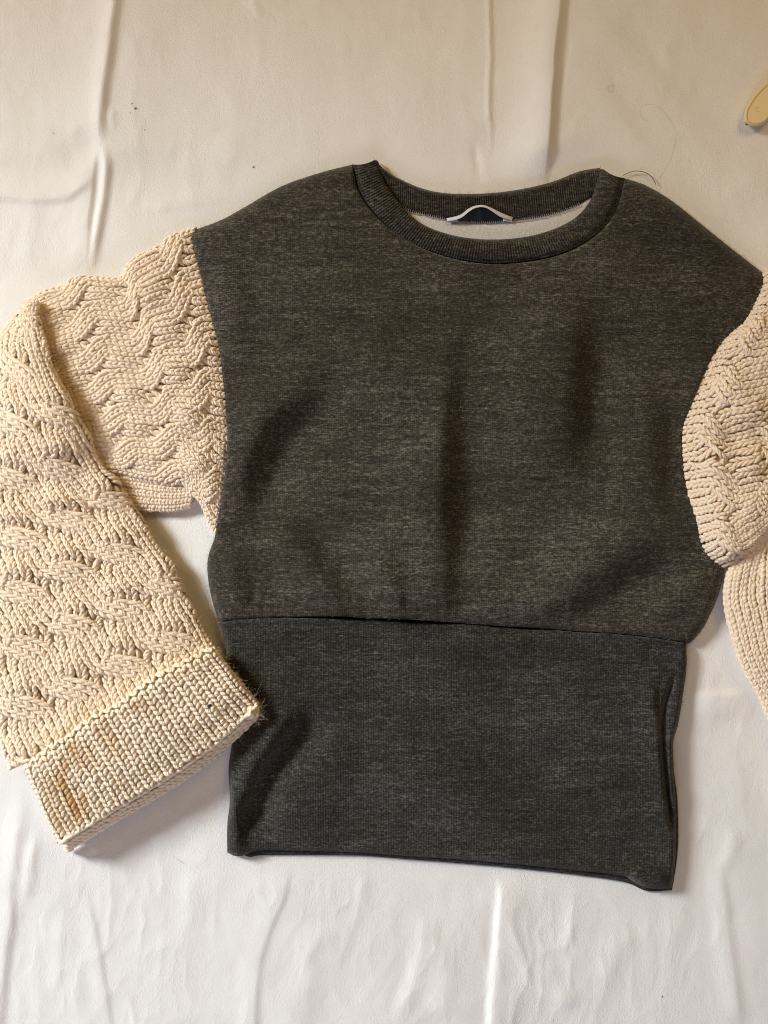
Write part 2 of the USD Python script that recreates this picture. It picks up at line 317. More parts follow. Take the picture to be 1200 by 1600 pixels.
BODY_FOLDS = [  # points, left width, right width, mm
    ([(704, 430), (692, 560), (684, 680), (684, 800), (688, 920), (696, 1040), (704, 1160)], 95, 34, 9.5, .35),
    ([(740, 500), (730, 640), (720, 760), (716, 900), (720, 1040), (726, 1140)], 30, 80, -3.5, .35),
    ([(900, 400), (888, 500), (880, 600), (878, 700), (890, 800)], 90, 40, 9.0, .4),
    ([(945, 440), (936, 560), (926, 680), (930, 780)], 30, 70, -4.0, .4),
    ([(540, 540), (470, 600), (412, 650), (382, 710), (372, 790), (376, 860)], 52, 36, 8.0, .4),
    ([(560, 610), (500, 650), (440, 700), (412, 770), (404, 850)], 28, 60, -4.0, .4),
    ([(1090, 810), (990, 850), (900, 905), (820, 965), (740, 1030)], 60, 34, 8.0, .3),
    ([(1080, 870), (990, 915), (920, 960), (840, 1020)], 24, 40, -4.0, .3),
    ([(1120, 890), (1060, 935), (1000, 975)], 20, 34, 4.0, .35),
    ([(410, 780), (458, 850), (505, 915), (550, 985), (600, 1060)], 44, 26, 7.0, .3),
    ([(588, 810), (598, 880), (616, 945), (640, 1010), (660, 1070)], 50, 24, 6.0, .3),
    ([(800, 800), (766, 880), (748, 940), (742, 1010), (742, 1070)], 40, 46, 5.0, .3),
    ([(352, 850), (366, 910), (380, 975)], 22, 22, 3.5, .35),
    ([(330, 340), (352, 430), (368, 540), (372, 640)], 26, 40, 3.5, .4),
    ([(1010, 520), (1000, 640), (1014, 760), (1040, 850)], 54, 34, 5.5, .4),
    ([(1055, 600), (1046, 720), (1062, 830)], 18, 26, -3.0, .4),
    ([(960, 340), (1030, 400), (1090, 470)], 40, 30, -3.5, .4),
    ([(1000, 300), (1070, 352), (1150, 420)], 24, 30, 3.0, .4),
    ([(440, 330), (540, 460), (620, 600)], 70, 70, 3.0, .45),
    ([(560, 420), (590, 540), (585, 680)], 60, 50, 3.0, .45),
    ([(800, 440), (812, 600), (800, 780)], 70, 60, 3.5, .45),
]
_r = np.random.default_rng(17)
for _x in np.arange(372, 1050, 17):   # small puckers gathered into the waist seam
    _x = _x + _r.uniform(-6, 6); _y = float(np.interp(_x, [p[0] for p in WAIST], [p[1] for p in WAIST])); _l = _r.uniform(22, 62); _dx = _r.normal(0, 7)
    BODY_FOLDS.append(([(_x + _dx, _y - _l), (_x + _dx * .4, _y - _l * .5), (_x, _y + 6)], _r.uniform(6, 10), _r.uniform(4, 8), _r.uniform(.5, 1.7), .3))
WAIST_FOLDS = [
    ([(520, 1090), (470, 1150), (425, 1210), (400, 1260), (396, 1330)], 20, 34, -6.5, .25),
    ([(470, 1090), (420, 1160), (385, 1220), (372, 1300)], 24, 18, 5.0, .25),
    ([(540, 1130), (500, 1180), (450, 1240), (436, 1320)], 18, 60, 3.6, .25),
    ([(364, 1240), (368, 1290), (370, 1335)], 8, 12, 3.0, .2),
    ([(700, 1010), (820, 1040), (960, 1050), (1060, 1030)], 40, 16, -2.6, .3),
    ([(690, 985), (780, 1000), (860, 1010)], 16, 16, 2.8, .3),
    ([(1000, 1010), (1040, 1020), (1068, 1030)], 12, 10, -4.0, .3),
    ([(1020, 1000), (1050, 1010), (1070, 1012)], 6, 8, 2.5, .3),
    ([(1030, 1050), (1020, 1090), (1030, 1150), (1036, 1230), (1048, 1320)], 30, 5, 3.0, .15),
    ([(1056, 1050), (1040, 1100), (1035, 1150), (1041, 1220), (1051, 1300)], 4, 4, -5.0, .12),
    ([(1048, 1130), (1048, 1200), (1054, 1280)], 4, 6, 2.0, .2),
    ([(860, 1180), (940, 1240), (1000, 1340)], 50, 60, 2.4, .3),
    ([(560, 1150), (700, 1180), (800, 1260)], 90, 80, 2.2, .3),
    ([(985, 1360), (1010, 1374), (1046, 1372)], 10, 12, 3.4, .25),
    ([(440, 1000), (560, 1030), (640, 1020)], 30, 30, -1.4, .3),
]
LS = lambda p: LineString(p)
def poly_patch(outline, free, sewn, step, base, T, Rf, drop, Rs, folds, seed, bottom=.001, wobble=0.0):
    """puffed cloth panel inside an outline; free edges roll over, sewn edges dip into a seam"""
    poly = Polygon(outline); x0, y0, x1, y1 = poly.bounds
    X, Y = np.meshgrid(np.arange(x0 - step, x1 + 2 * step, step), np.arange(y0 - step, y1 + 2 * step, step), indexing='ij')
    nu, nv = X.shape; x, y = X.ravel(), Y.ravel()
    inside = shapely.contains_xy(poly, x, y)
    ring = poly.exterior; pts = shapely.points(x, y); dist = shapely.distance(pts, ring)
    q = grid_faces(nu, nv, True)
    near = inside.copy()
    keep = inside[q].any(1)
    q = q[keep]; ids = np.unique(q); out = ids[~inside[ids]]
    snapin = ids[inside[ids] & (dist[ids] < .3 * step)]
    for s in (out, snapin):
        pr = shapely.line_interpolate_point(ring, shapely.line_locate_point(ring, pts[s]))
        x[s], y[s] = shapely.get_x(pr), shapely.get_y(pr)
    remap = np.full(nu * nv, -1); remap[ids] = np.arange(len(ids)); q = remap[q]
    x, y = x[ids], y[ids]; pts = shapely.points(x, y)
    edge = np.zeros(len(ids), bool); edge[remap[out]] = True; edge[remap[snapin]] = True
    z = np.full(len(x), base)
    for p, a, b, amp, tp in folds: z += crease(x, y, p, a, b, amp * (1.45e-3 if abs(amp) > 1.8 else .8e-3), tp)
    if base > .012:
        dw = shapely.distance(pts, LS(WAIST)); z = base + (z - base) * (.45 + .55 * sm(0, 46, dw))
    z += (3.6e-3 * fbm(x / 120, y / 150, seed, 3) + 3.0e-3 * fbm(x / 44, y / 60, seed + 5, 3)) * (1 if base > .006 else .2)
    prof = np.ones(len(x))
    if free is not None:
        d = shapely.distance(pts, shapely.MultiLineString(free))
        d = d + wobble * fbm(x / 9, y / 9, seed + 9, 2)
        u = np.clip(d / Rf, 0, 1); prof = np.sqrt(np.clip(1 - (1 - u) ** 2, 0, 1))
    z = bottom + .0012 + (np.maximum(z, .0035) - bottom - .0012) * (.12 + .88 * prof)
    if sewn is not None:
        d = shapely.distance(pts, shapely.MultiLineString(sewn))
        z -= drop * (1 - np.clip(d / Rs, 0, 1)) ** 2
    z = np.maximum(z, bottom + .0006)
    top = W(x, y, z)
    bot = W(x, y, np.full_like(x, bottom)); bot[:, :2] = top[:, :2]
    e = np.sort(np.stack([q, np.roll(q, -1, 1)], -1).reshape(-1, 2), 1); directed = np.stack([q, np.roll(q, -1, 1)], -1).reshape(-1, 2)
    _, inv, cnt = np.unique(e, axis=0, return_inverse=True, return_counts=True)
    b = directed[cnt[inv.ravel()] == 1]; n = len(x)
    tri = lambda f: np.vstack([f[:, [0, 1, 2]], f[:, [0, 2, 3]]])
    wall = np.stack([b[:, 1], b[:, 0], b[:, 0] + n, b[:, 1] + n], 1)
    F = np.vstack([tri(q), tri(q)[:, ::-1] + n, tri(wall)])
    V = np.vstack([top, bot])
    a = np.linalg.norm(np.cross(V[F[:, 1]] - V[F[:, 0]], V[F[:, 2]] - V[F[:, 0]]), axis=1)
    return V, F[a > 1e-12]
cs_l, cs_r, ca_l, ca_r = C(SHOULDER_L), C(SHOULDER_R), C(ARM_L, 90), C(ARM_R, 120)
cd_l, cd_r, cw, cn = C(SIDE_L), C(SIDE_R), C(WAIST, 140), C(NECK_OUT, 120)
body_ring = np.vstack([cs_l[:-1], cn[:-1], cs_r[:-1], ca_r[:-1], cd_r[:-1], cw[::-1][:-1], cd_l[:-1], ca_l[:-1]])
V, F = poly_patch(body_ring, [LS(cs_l), LS(cs_r), LS(cd_l), LS(cd_r)], [LS(cn), LS(cw), LS(ca_l), LS(ca_r)], 3.0, .0128, .01, 16, .0022, 5, BODY_FOLDS, 11, .0012)
p_body = obj('body', (V, F), M_JERSEY, sweater, smooth=50)
body_pts = V[: len(V) // 2]

# --- waistband
WB_L = [(342, 974), (350, 1000), (355, 1050), (362, 1100), (362, 1160), (357, 1200), (359, 1250), (355, 1290), (355, 1332)]
WB_B = [(355, 1332), (370, 1338), (387, 1335), (400, 1329), (450, 1329), (560, 1332), (640, 1338), (720, 1343), (800, 1350), (900, 1360), (970, 1368), (990, 1378), (1012, 1388), (1050, 1388)]
WB_R = [(1050, 1388), (1056, 1330), (1056, 1262), (1053, 1205), (1052, 1160), (1060, 1130), (1068, 1080), (1073, 1040), (1072, 1006)]
cwl, cwb, cwr = C(WB_L), C(WB_B, 120), C(WB_R)
cw2 = cw + [0, 1.2]
wb_ring = np.vstack([cwl[:-1], cwb[:-1], cwr[:-1], cw2[::-1][:-1]])
V, F = poly_patch(wb_ring, [LS(cwl), LS(cwb), LS(cwr)], [LS(cw2)], 3.0, .0122, .01, 9, .0024, 4, WAIST_FOLDS, 21, .0022)
obj('waistband', (V, F), M_RIB, sweater, smooth=50)
wb_pts = V[: len(V) // 2]
# the back layer of the waistband peeps out under the hem
BK = np.vstack([C([(372, 1310), (384, 1338), (420, 1336), (560, 1337), (640, 1343), (720, 1349), (800, 1356), (900, 1367), (975, 1378), (1010, 1392), (1050, 1391)], 90), C([(1050, 1391), (1059, 1330), (1059, 1262), (1054, 1215), (1044, 1180)], 40), [(1030, 1300), (700, 1310), (400, 1305)]])
V, F = poly_patch(BK, [LS(BK)], None, 4.0, .0035, .003, 6, 0, 5, [], 31, .0004)
obj('back_hem', (V, F), M_RIB, sweater, smooth=50)

# --- fine stitched seams (thin rolled lines lying in the seam dips)
def tube(path, r, sides=6, closed=False):
    p = np.asarray(path, float); n = len(p)
    t = np.gradient(p, axis=0); t /= np.linalg.norm(t, axis=1, keepdims=True)
    up = np.tile([0, 0, 1.0], (n, 1)); a = np.cross(t, up); a /= np.maximum(np.linalg.norm(a, axis=1, keepdims=True), 1e-9); b = np.cross(a, t)
    r = np.broadcast_to(np.asarray(r, float), (n,))[:, None]
    th = np.arange(sides) / sides * 2 * math.pi
    V = p[:, None] + r[:, None] * (np.cos(th)[None, :, None] * a[:, None] + np.sin(th)[None, :, None] * b[:, None])
    i = np.arange(n - 1)[:, None] * sides; j = np.arange(sides)[None]; k = (j + 1) % sides
    q = np.stack([i + j, i + sides + j, i + sides + k, i + k], -1).reshape(-1, 4)
    F = np.vstack([q[:, [0, 1, 2]], q[:, [0, 2, 3]]])[:, ::-1]
    c0 = np.stack([np.zeros(sides - 2, int), np.arange(1, sides - 1), np.arange(2, sides)], 1); base = (n - 1) * sides
    return V.reshape(-1, 3), np.vstack([F, c0, c0[:, ::-1] + base])
def merge(parts):
    vs, fs, n = [], [], 0
    for v, f in parts: vs.append(v); fs.append(f + n); n += len(v)
    return np.vstack(vs), np.vstack(fs)

# --- neckband: a folded rib strip, ridges across
def strip(outer, inner, n, m, zfun, ribs, ramp, wrap=0):
    o, i = C(outer, n), C(inner, n)
    v = np.linspace(0, 1, m)[None, :, None]
    uu = np.linspace(0, 1, n)[:, None, None]; endd = np.minimum(uu, 1 - uu)
    v = v - .16 * sm(.78, 1, v) * np.exp(-endd / .010) + .05 * np.sin(math.pi * v) * 0
    XY = o[:, None] * (1 - v) + i[:, None] * v
    XY = XY + np.concatenate([0 * v, 4.0 * np.sin(math.pi * v) * np.exp(-endd / .012)], -1)
    v = np.linspace(0, 1, m)[None, :, None]
    u = np.linspace(0, 1, n)[:, None]; vv = np.linspace(0, 1, m)[None]
    z = zfun(u, vv) + ramp * np.abs(np.sin(math.pi * ribs * u + .6 * fbm(u * 60 + 0 * vv, vv * 3 + 0 * u, 5, 2))) * np.clip(np.minimum(vv, 1 - vv) * 9, 0, 1)
    top = W(XY[..., 0], XY[..., 1], z)
    bot = top.copy(); bot[..., 2] = np.maximum(np.minimum(z - .0012, z * .75 + .0005), .0012)
    nt = n * m; q = grid_faces(n, m, True)
    V = np.vstack([top.reshape(-1, 3), bot.reshape(-1, 3)])
    idx = np.arange(nt).reshape(n, m)
    loop = np.r_[idx[0, :], idx[1:, -1], idx[-1, -2::-1], idx[-2:0:-1, 0]]
    w = np.stack([loop, np.roll(loop, -1), np.roll(loop, -1) + nt, loop + nt], 1)
    t = lambda f: np.vstack([f[:, [0, 1, 2]], f[:, [0, 2, 3]]])
    up = t(q); nrm = np.cross(V[up[:, 1]] - V[up[:, 0]], V[up[:, 2]] - V[up[:, 0]])[:, 2].sum()
    if nrm < 0: return V, np.vstack([up[:, ::-1], up + nt, t(w)])
    return V, np.vstack([up, up[:, ::-1] + nt, t(w)[:, ::-1]])
def z_front(u, v):
    hump = np.sqrt(np.clip(1 - np.abs(2 * v - 1) ** 2.4, 0, 1))
    ends = sm(0, .07, u) * sm(0, .07, 1 - u)
    return .0068 + .0060 * hump + .0035 * v * 0 + (-.0012 + .0012 * ends) + .003 * np.exp(-((u - .5) / .3) ** 2) * v - .0016 * np.exp(-((v - .14) / .045) ** 2)
V, F = strip(NECK_OUT, NECK_IN, 1500, 22, z_front, 124, .0009)
obj('neckband', (V, F), M_NECK, sweater, smooth=60)
BACK_TOP = [(585, 249), (608, 270), (650, 291), (690, 301), (740, 303), (800, 298), (860, 285), (905, 268), (938, 262)]
BACK_LOW = [(588, 282), (632, 325), (660, 334), (700, 343), (745, 347), (800, 345), (860, 335), (905, 319), (940, 296)]
def z_backband(u, v):
    return .0024 + .0062 * np.sqrt(np.clip(1 - (1 - np.minimum(v * 9, 1)) ** 2, 0, 1)) * (1 - .80 * v) + .0006
V, F = strip(BACK_TOP, BACK_LOW, 1300, 18, z_backband, 106, .0008)
obj('back_neckband', (V, F), M_NECK, sweater, smooth=60)
LIN = np.vstack([C(BACK_LOW, 60) + [0, -6], C(NECK_IN, 80)[::-1][4:-6] + [0, 16]])
LIN = np.array(Polygon(LIN).buffer(0).exterior.coords)
V, F = poly_patch(LIN, None, None, 3.0, .0031, .002, 5, 0, 5, [([(640, 345), (760, 362), (880, 345)], 20, 14, .6, .3)], 41, .0008)
obj('lining', (V, F), M_FLEECE, sweater, smooth=50)
tag(stage.GetPrimAtPath('/World/sweater/lining'), label='pale grey fleece inside of the sweater back, seen through the neck')
# overlock stitches along the lower edge of the back band
low = resample(C(BACK_LOW, 200)[14:-20], 100); rng = np.random.default_rng(2); parts = []
for i in range(len(low) - 1):
    a, b = low[i], low[i + 1]
    t = (b - a) / np.linalg.norm(b - a); nn = np.array([-t[1], t[0]])
    p0 = a - nn * rng.uniform(1.0, 2.6); p1 = a + nn * rng.uniform(1.5, 3.6) + t * rng.uniform(.5, 2.0); mid = (p0 + p1) / 2
    pp = np.array([W(*p0, .0046), W(*mid, .0056), W(*p1, .0040)])
    parts.append(tube(pp, [.00022, .00036, .00020], 5))
obj('overlock_stitching', merge(parts), M_LOCK, sweater)
# side seam and waist seam threads
wz = lambda pts, z: W(pts[:, 0], pts[:, 1], z)

# --- neck label: folded loop of white tape, dark face
lab = UsdGeom.Xform.Define(stage, '/World/sweater/neck_label').GetPrim()
tag(lab, label='folded white neck label with a black face')
arch = C([(698, 341), (712, 338), (722, 334), (732, 326), (744, 321), (756, 320.5), (768, 325), (782, 332), (794, 337), (801, 339)], 60)
arch2 = C([(699, 345.5), (713, 343), (723, 338.5), (733, 330.5), (744, 324.5), (757, 323.8), (769, 330), (782, 338.5), (794, 342), (800, 344)], 60)
def ribbon(a, b, za, zb, th=.0006):
    n = len(a); A, B = W(a[:, 0], a[:, 1], za), W(b[:, 0], b[:, 1], zb)
    V = np.vstack([A, B, A - [0, 0, th], B - [0, 0, th]]); i = np.arange(n - 1)
    quad = lambda p, q, r, s: np.stack([p, q, r, s], 1)
    q = np.vstack([quad(i, i + n, i + n + 1, i + 1), quad(i + 2 * n, i + 2 * n + 1, i + 3 * n + 1, i + 3 * n), quad(i, i + 1, i + 1 + 2 * n, i + 2 * n), quad(i + n, i + 3 * n, i + 3 * n + 1, i + n + 1)])
    F = np.vstack([q[:, [0, 1, 2]], q[:, [0, 2, 3]]])
    e = np.array([[0, 2 * n, 3 * n], [0, 3 * n, n], [n - 1, 2 * n - 1, 4 * n - 1], [n - 1, 4 * n - 1, 3 * n - 1]])
    return V, np.vstack([F, e])
u = np.linspace(0, 1, 60); hz = .0062 + .0058 * np.sin(math.pi * u) ** .8
obj('label_tape', ribbon(arch, arch2, hz, hz + .0004), M_LABEL, lab, smooth=40)
base = C([(712, 344.5), (735, 347.5), (757, 348), (780, 346.5), (796, 344.5)], 60)
obj('label_face', ribbon(C(arch2[4:-4], 60), base, C(np.stack([hz, hz], -1), 60, False)[:, 0] - .0006, np.full(60, .0049)), M_LABELFACE, lab, smooth=40)
for a in ([(700, 343), (716, 341)], [(786, 340.5), (800, 342)]):
    c = C(a, 12, False)
    obj('label_end', ribbon(c, c + [0, 4.6], np.full(12, .0064), np.full(12, .0058)), M_LABEL, lab, smooth=40)
# ------------------------------------------------------------------ knitting
def make_patch(f, ns=140, nt=140):
    """f(S, T) -> plan x, plan y, z ; returns sampler of position and normal in metres"""
    S, T = np.meshgrid(np.linspace(0, 1, ns), np.linspace(0, 1, nt), indexing='ij')
    P = W(*f(S, T))
    du, dv = np.gradient(P, axis=(0, 1))
    N = np.cross(du, dv); N /= np.maximum(np.linalg.norm(N, axis=-1, keepdims=True), 1e-12)
    if N[ns // 2, nt // 2, 2] < 0: N = -N
    def at(s, t, h=0):
        c = [np.clip(s, 0, 1).ravel() * (ns - 1), np.clip(t, 0, 1).ravel() * (nt - 1)]
        p = np.stack([map_coordinates(P[..., k], c, order=1) for k in range(3)], -1)
        n = np.stack([map_coordinates(N[..., k], c, order=1) for k in range(3)], -1); n /= np.linalg.norm(n, axis=1, keepdims=True)
        # continue past the ends of the patch along its edge direction
        return (p + n * np.asarray(h).ravel()[:, None]).reshape(s.shape + (3,)), n.reshape(s.shape + (3,))
    return at, P, N

def weave(c, r, nslot, w=3, period=10.0, rise=2.3, phase=0.0, amp=1.0, r0=-1e9, r1=1e9, spread=2.7, bumps=.85):
    """basket cable: strands of w wales that cross a neighbour, one set of pairs, then the other. Returns sideways shift (wales) and lift"""
    slot = np.floor(c / w).astype(int)
    nb = int(math.ceil(r.max() / period)) + 2
    # strand permutation
    pos = slot.astype(float).copy(); lift = np.zeros_like(r)
    strands = np.arange(nslot)
    where = np.tile(np.arange(nslot, dtype=float)[:, None], (1, nb + 1)); over = np.zeros((nslot, nb))
    cur = list(range(nslot))
    for k in range(nb):
        p = k % 2
        for a in range(p, nslot - 1, 2):
            i, j = cur[a], cur[a + 1]
            cur[a], cur[a + 1] = j, i; over[i, k], over[j, k] = 1, -1
        for q, sidx in enumerate(cur): where[sidx, k + 1] = q
    slot = np.clip(slot, 0, nslot - 1); vr = np.random.default_rng(nslot * 7 + 1); dr = vr.normal(0, .45, (nslot, nb)); db = vr.uniform(0, 1, (16, 40)); da = vr.uniform(.55, 1.25, (nslot, nb))
    sh = np.zeros_like(r) + where[slot, 0]; wide = np.ones_like(r)
    for k in range(nb):
        rc = (k + .5) * period + phase + dr[(where[slot, k] // 1).astype(int) // 2, k]; am = da[slot, k]
        step = sm(rc - spread, rc + spread, r)
        sh = sh + (where[slot, k + 1] - where[slot, k]) * step
        g = np.exp(-((r - rc) / rise) ** 2); o = over[slot, k]
        lift = lift + np.where(o > 0, .62 * am, np.where(o < 0, -.35, 0)) * g
        wide = wide + np.where(o > 0, .38, np.where(o < 0, 1.0, 0)) * g
    pos = (sh + .5) * w + (c - slot * w - (w - 1) / 2)
    for k in range(nb):
        rc = (k + .5) * period + phase - 3.4
        col = np.floor(((pos - ((k % 2) + 1) * w - .9) + w) / (2 * w)).astype(int) % 16
        dx = np.mod(pos - ((k % 2) + 1) * w - .9 + w, 2 * w) - w
        lift = lift + bumps * (.6 + .8 * db[col, k % 40]) * np.exp(-(dx / 1.9) ** 2 - ((r - rc - .25 * dx) / 2.5) ** 2)
    return (sh - slot) * w, lift * amp, wide, (slot + .5) * w

def knit(at, ncol, nrow, rng, cable=None, rw=.0018, leg=1.9, ext=(0, 0), rise=.0018, sides=6, rings=7, twist_amp=1.0, mask=None, slant=.48, flip=1, purl=None, jitter=.06, rib=0.0):
    C_, R_ = np.meshgrid(np.arange(ncol), np.arange(ext[0], nrow + ext[1]), indexing='ij')
    C_, R_ = C_.ravel().astype(float), R_.ravel().astype(float)
    c = np.concatenate([C_, C_]); r = np.concatenate([R_, R_]); sg = np.concatenate([-np.ones(len(C_)), np.ones(len(C_))])
    n = len(c)
    u = np.linspace(0, 1, rings)[None]
    rr = r[:, None] + .5 + flip * (-leg / 2 + leg * u) + rng.normal(0, jitter, (n, 1))
    lat = sg[:, None] * (.05 + slant * u ** .9) + rng.normal(0, jitter * .5, (n, 1))
    if cable is not None:
        sh, lift, wide, mid_ = cable(np.repeat(c[:, None], rings, 1), rr)
    else: sh, lift, wide, mid_ = 0, 0, 1, 0
    if purl is not None:
        pd = purl(c)[:, None]
    else: pd = 0
    ccol = mid_ + (c[:, None] + .5 + lat - mid_) * wide + sh
    h = rise * (np.sin(math.pi * (u * .92 + .04)) * 1.0 - .5 + .12 * (1 - u)) + lift - pd + rng.normal(0, .00012, (n, 1))
    ccol = ccol + .8 * fbm(c[:, None] / 7 + 0 * rr, rr / 9, ncol, 2); rr = rr + 1.0 * fbm(c[:, None] / 6 + 0 * rr, rr / 8, ncol + 3, 2)
    h = h + .0022 * fbm(c[:, None] / 4.5 + 0 * rr, rr / 6, ncol + 5, 2) * (0 if rib else 1)
    if rib: h = rib * np.cos(np.pi * np.abs(lat)) * 1.6 - rib * .8 + .0004 * np.sin(np.pi * u) + rng.normal(0, .00015, (n, 1))
    s, t = ccol / ncol, rr / nrow
    if mask is not None:
        kp = mask(s[:, rings // 2], t[:, rings // 2]); s, t, h = s[kp], t[kp], np.broadcast_to(h, s.shape)[kp]; n = len(s)
    ctr, nrm = at(s, t, h)
    tan = np.gradient(ctr, axis=1); tan /= np.maximum(np.linalg.norm(tan, axis=2, keepdims=True), 1e-12)
    a = np.cross(tan, nrm); a /= np.maximum(np.linalg.norm(a, axis=2, keepdims=True), 1e-12); b = np.cross(a, tan)
    prof = np.sin(math.pi * (.07 + .86 * u[0])) ** .62; prof[0] *= .5; prof[-1] *= .5
    rad = rw * prof[None] * (1 + rng.normal(0, .07, (n, 1)))
    th = np.arange(sides) / sides * 2 * math.pi
    ring = np.cos(th)[None, None, :, None] * a[:, :, None] + .85 * np.sin(th)[None, None, :, None] * b[:, :, None]
    V = ctr[:, :, None] + rad[:, :, None, None] * ring
    i = np.arange(rings - 1)[:, None] * sides; j = np.arange(sides)[None]; k = (j + 1) % sides
    q = np.stack([i + j, i + k, i + sides + k, i + sides + j], -1).reshape(-1, 4)
    f = np.vstack([q[:, [0, 1, 2]], q[:, [0, 2, 3]]])
    c0 = np.stack([np.zeros(sides - 2, int), np.arange(2, sides), np.arange(1, sides - 1)], 1)
    f = np.vstack([f, c0, c0[:, ::-1] + (rings - 1) * sides])
    per = rings * sides
    F = (f[None] + np.arange(n)[:, None, None] * per).reshape(-1, 3)
    UV = np.stack(np.broadcast_arrays(u[:, :, None] * 2.2, th[None, None] / (2 * math.pi) * 2.0 + np.zeros((1, rings, 1))), -1)
    UV = np.broadcast_to(UV + rng.uniform(0, 5, (n, 1, 1, 2)), (n, rings, sides, 2)).reshape(-1, 2)
    tone = np.repeat(np.clip(rng.normal(.5, .2, n), 0, 1), per)
    mid = ctr[:, rings // 2]
    return dict(V=V.reshape(-1, 3), F=F, UV=UV, tone=tone, mid=mid, nrm=nrm[:, rings // 2], per=per, s=s[:, rings // 2], t=t[:, rings // 2])
def backing(at, ns, nt, depth, s=(0, 1), cable=None, ncol=1, nrow=1, tr=(0, 1)):
    S, T = np.meshgrid(np.linspace(*s, ns), np.linspace(*tr, nt), indexing='ij')
    p, _ = at(S, T, np.full(S.shape, -depth))
    V = p.reshape(-1, 3); q = grid_faces(ns, nt)
    F = np.vstack([q[:, [0, 1, 2]], q[:, [0, 2, 3]]])
    nz = np.cross(V[F[:, 1]] - V[F[:, 0]], V[F[:, 2]] - V[F[:, 0]])[:, 2].sum()
    return V, (F if nz > 0 else F[:, ::-1])
def put_knit(k, name, mat, parent, extra=None, label=None):
    a = {'tone': k['tone']} | (extra or {})
    p = obj(name, (k['V'], k['F']), mat, parent, smooth=True, uv=k['UV'], attrs=a)
    if label: tag(p, label=label)
    return p
fuzz_strands = []
def add_fuzz(k, count, rng, lo=.0018, hi=.0052):
    n = int(count * 2.6); idx = rng.integers(0, len(k['mid']), n); p, nn = k['mid'][idx], k['nrm'][idx]
    d = rng.normal(0, 1, (n, 3)) + nn * .9; d /= np.linalg.norm(d, axis=1, keepdims=True); e = rng.normal(0, 1, (n, 3)); L_ = rng.uniform(lo, hi, (n, 1, 1))
    t = np.linspace(0, 1, 5)[None, :, None]
    S = (p + nn * .0012 + rng.normal(0, .0012, (n, 3)))[:, None] + d[:, None] * L_ * t + e[:, None] * L_ * .4 * t * t
    S[..., 2] = np.maximum(S[..., 2], .001); fuzz_strands.extend(list(S))

def flat_tube(left, right, thick, n=2.5, phi=(-35, 215), bumps=None, zb=.001, endz=None):
    """a sleeve lying flat: rounded cross-section between two edge curves"""
    l, r = C(left, 200), C(right, 200)
    hw = np.linalg.norm(r - l, axis=1).mean() * K / 2
    ph = np.radians(np.linspace(*phi, 721)); cx = -np.sign(np.cos(ph)) * np.abs(np.cos(ph)) ** (2 / n); cz = np.sign(np.sin(ph)) * np.abs(np.sin(ph)) ** (2 / n)
    ph = ph[::-1]; cx = np.sign(np.cos(ph)) * np.abs(np.cos(ph)) ** (2 / n); cz = np.sign(np.sin(ph)) * np.abs(np.sin(ph)) ** (2 / n)
    al = np.r_[0, np.cumsum(np.hypot(np.diff(cx) * hw, np.diff(cz) * thick))]; al /= al[-1]
    def f(S, T):
        x = np.interp(S, al, cx); z = np.interp(S, al, cz)
        tt = np.linspace(0, 1, 200)
        lx, ly, rx, ry = (np.interp(T, tt, a) for a in (l[:, 0], l[:, 1], r[:, 0], r[:, 1]))
        wl = (x + 1) / 2
        X, Y = lx * (1 - wl) + rx * wl, ly * (1 - wl) + ry * wl
        th = thick * (endz(T) if endz else 1)
        Z = zb + th * (1 + z)
        if bumps: Z = Z + bumps(X, Y) * np.clip(z + .1, 0, 1)
        return X, Y, Z
    return f

rng = np.random.default_rng(7)
# --- left sleeve, upper part (shoulder to elbow fold): wales run away from the armhole
TOP_L = [(312, 356), (262, 379), (205, 413), (185, 436), (130, 437), (62, 464), (20, 500), (-20, 560)]
BOT_L = [(350, 842), (326, 812), (305, 778), (275, 758), (225, 748), (170, 735), (110, 740), (60, 760)]
def upper_bumps(X, Y):
    return .004 * fbm(X / 70, Y / 70, 3, 2) + crease(X, Y, [(320, 700), (285, 730), (255, 745)], 14, 16, .003, .3) + crease(X, Y, [(300, 620), (250, 690), (220, 720)], 16, 16, .002, .3)
f0 = flat_tube(TOP_L, BOT_L, .0085, 2.4, (-25, 205), upper_bumps, .001, lambda T: .40 + .22 * sm(0, .05, T) + .38 * sm(.03, .22, T))
arm_in = C(ARM_L[::-1], 200) + [9, 0]
def f(S, T):
    X, Y, Z = f0(S, T)
    v = np.clip((Y - 362) / 480, 0, 1); q = (arm_in[:, 1] - 362) / 480
    line = 312 + (350 - 312) * v
    return X + (np.interp(v, q, arm_in[:, 0]) - line) * (1 - sm(0, .7, T)), Y, Z
at, P_, N_ = make_patch(f, 200, 160)
ncol, nrow = 39, 42
def cab(c, r):
    sh, li, wd, md = weave(c, r, 13, period=8.8, amp=.0030, rise=2.2, phase=1.5); g = sm(0, 4, r)
    return sh, li * g, wd, md
vis = lambda s, t: t < .93
k = knit(at, ncol, nrow, rng, cab, rw=.00178)
sl = UsdGeom.Xform.Define(stage, '/World/sweater/sleeve').GetPrim(); used[('/World/sweater', 'sleeve')] = 1
tag(sl, label='cream cable knit sleeve folded down beside the body, cuff turned back')
obj('sleeve_lining', backing(at, 120, 80, .0014), M_BACKING, sl)
put_knit(k, 'upper_sleeve', M_YARN, sl); add_fuzz(k, 2600, rng)
# back of the upper sleeve showing below the fold
f = flat_tube([(310, 735), (250, 728), (150, 715)], [(296, 792), (262, 797), (180, 795)], .0042, 2.2, (-25, 205), None, .0005)
at, P_, N_ = make_patch(f, 60, 60)
k = knit(at, 8, 22, rng, None)
obj('sleeve_lining', backing(at, 30, 30, .0020), M_BACKING, sl)
put_knit(k, 'underarm_fold', M_YARN, sl); add_fuzz(k, 120, rng)

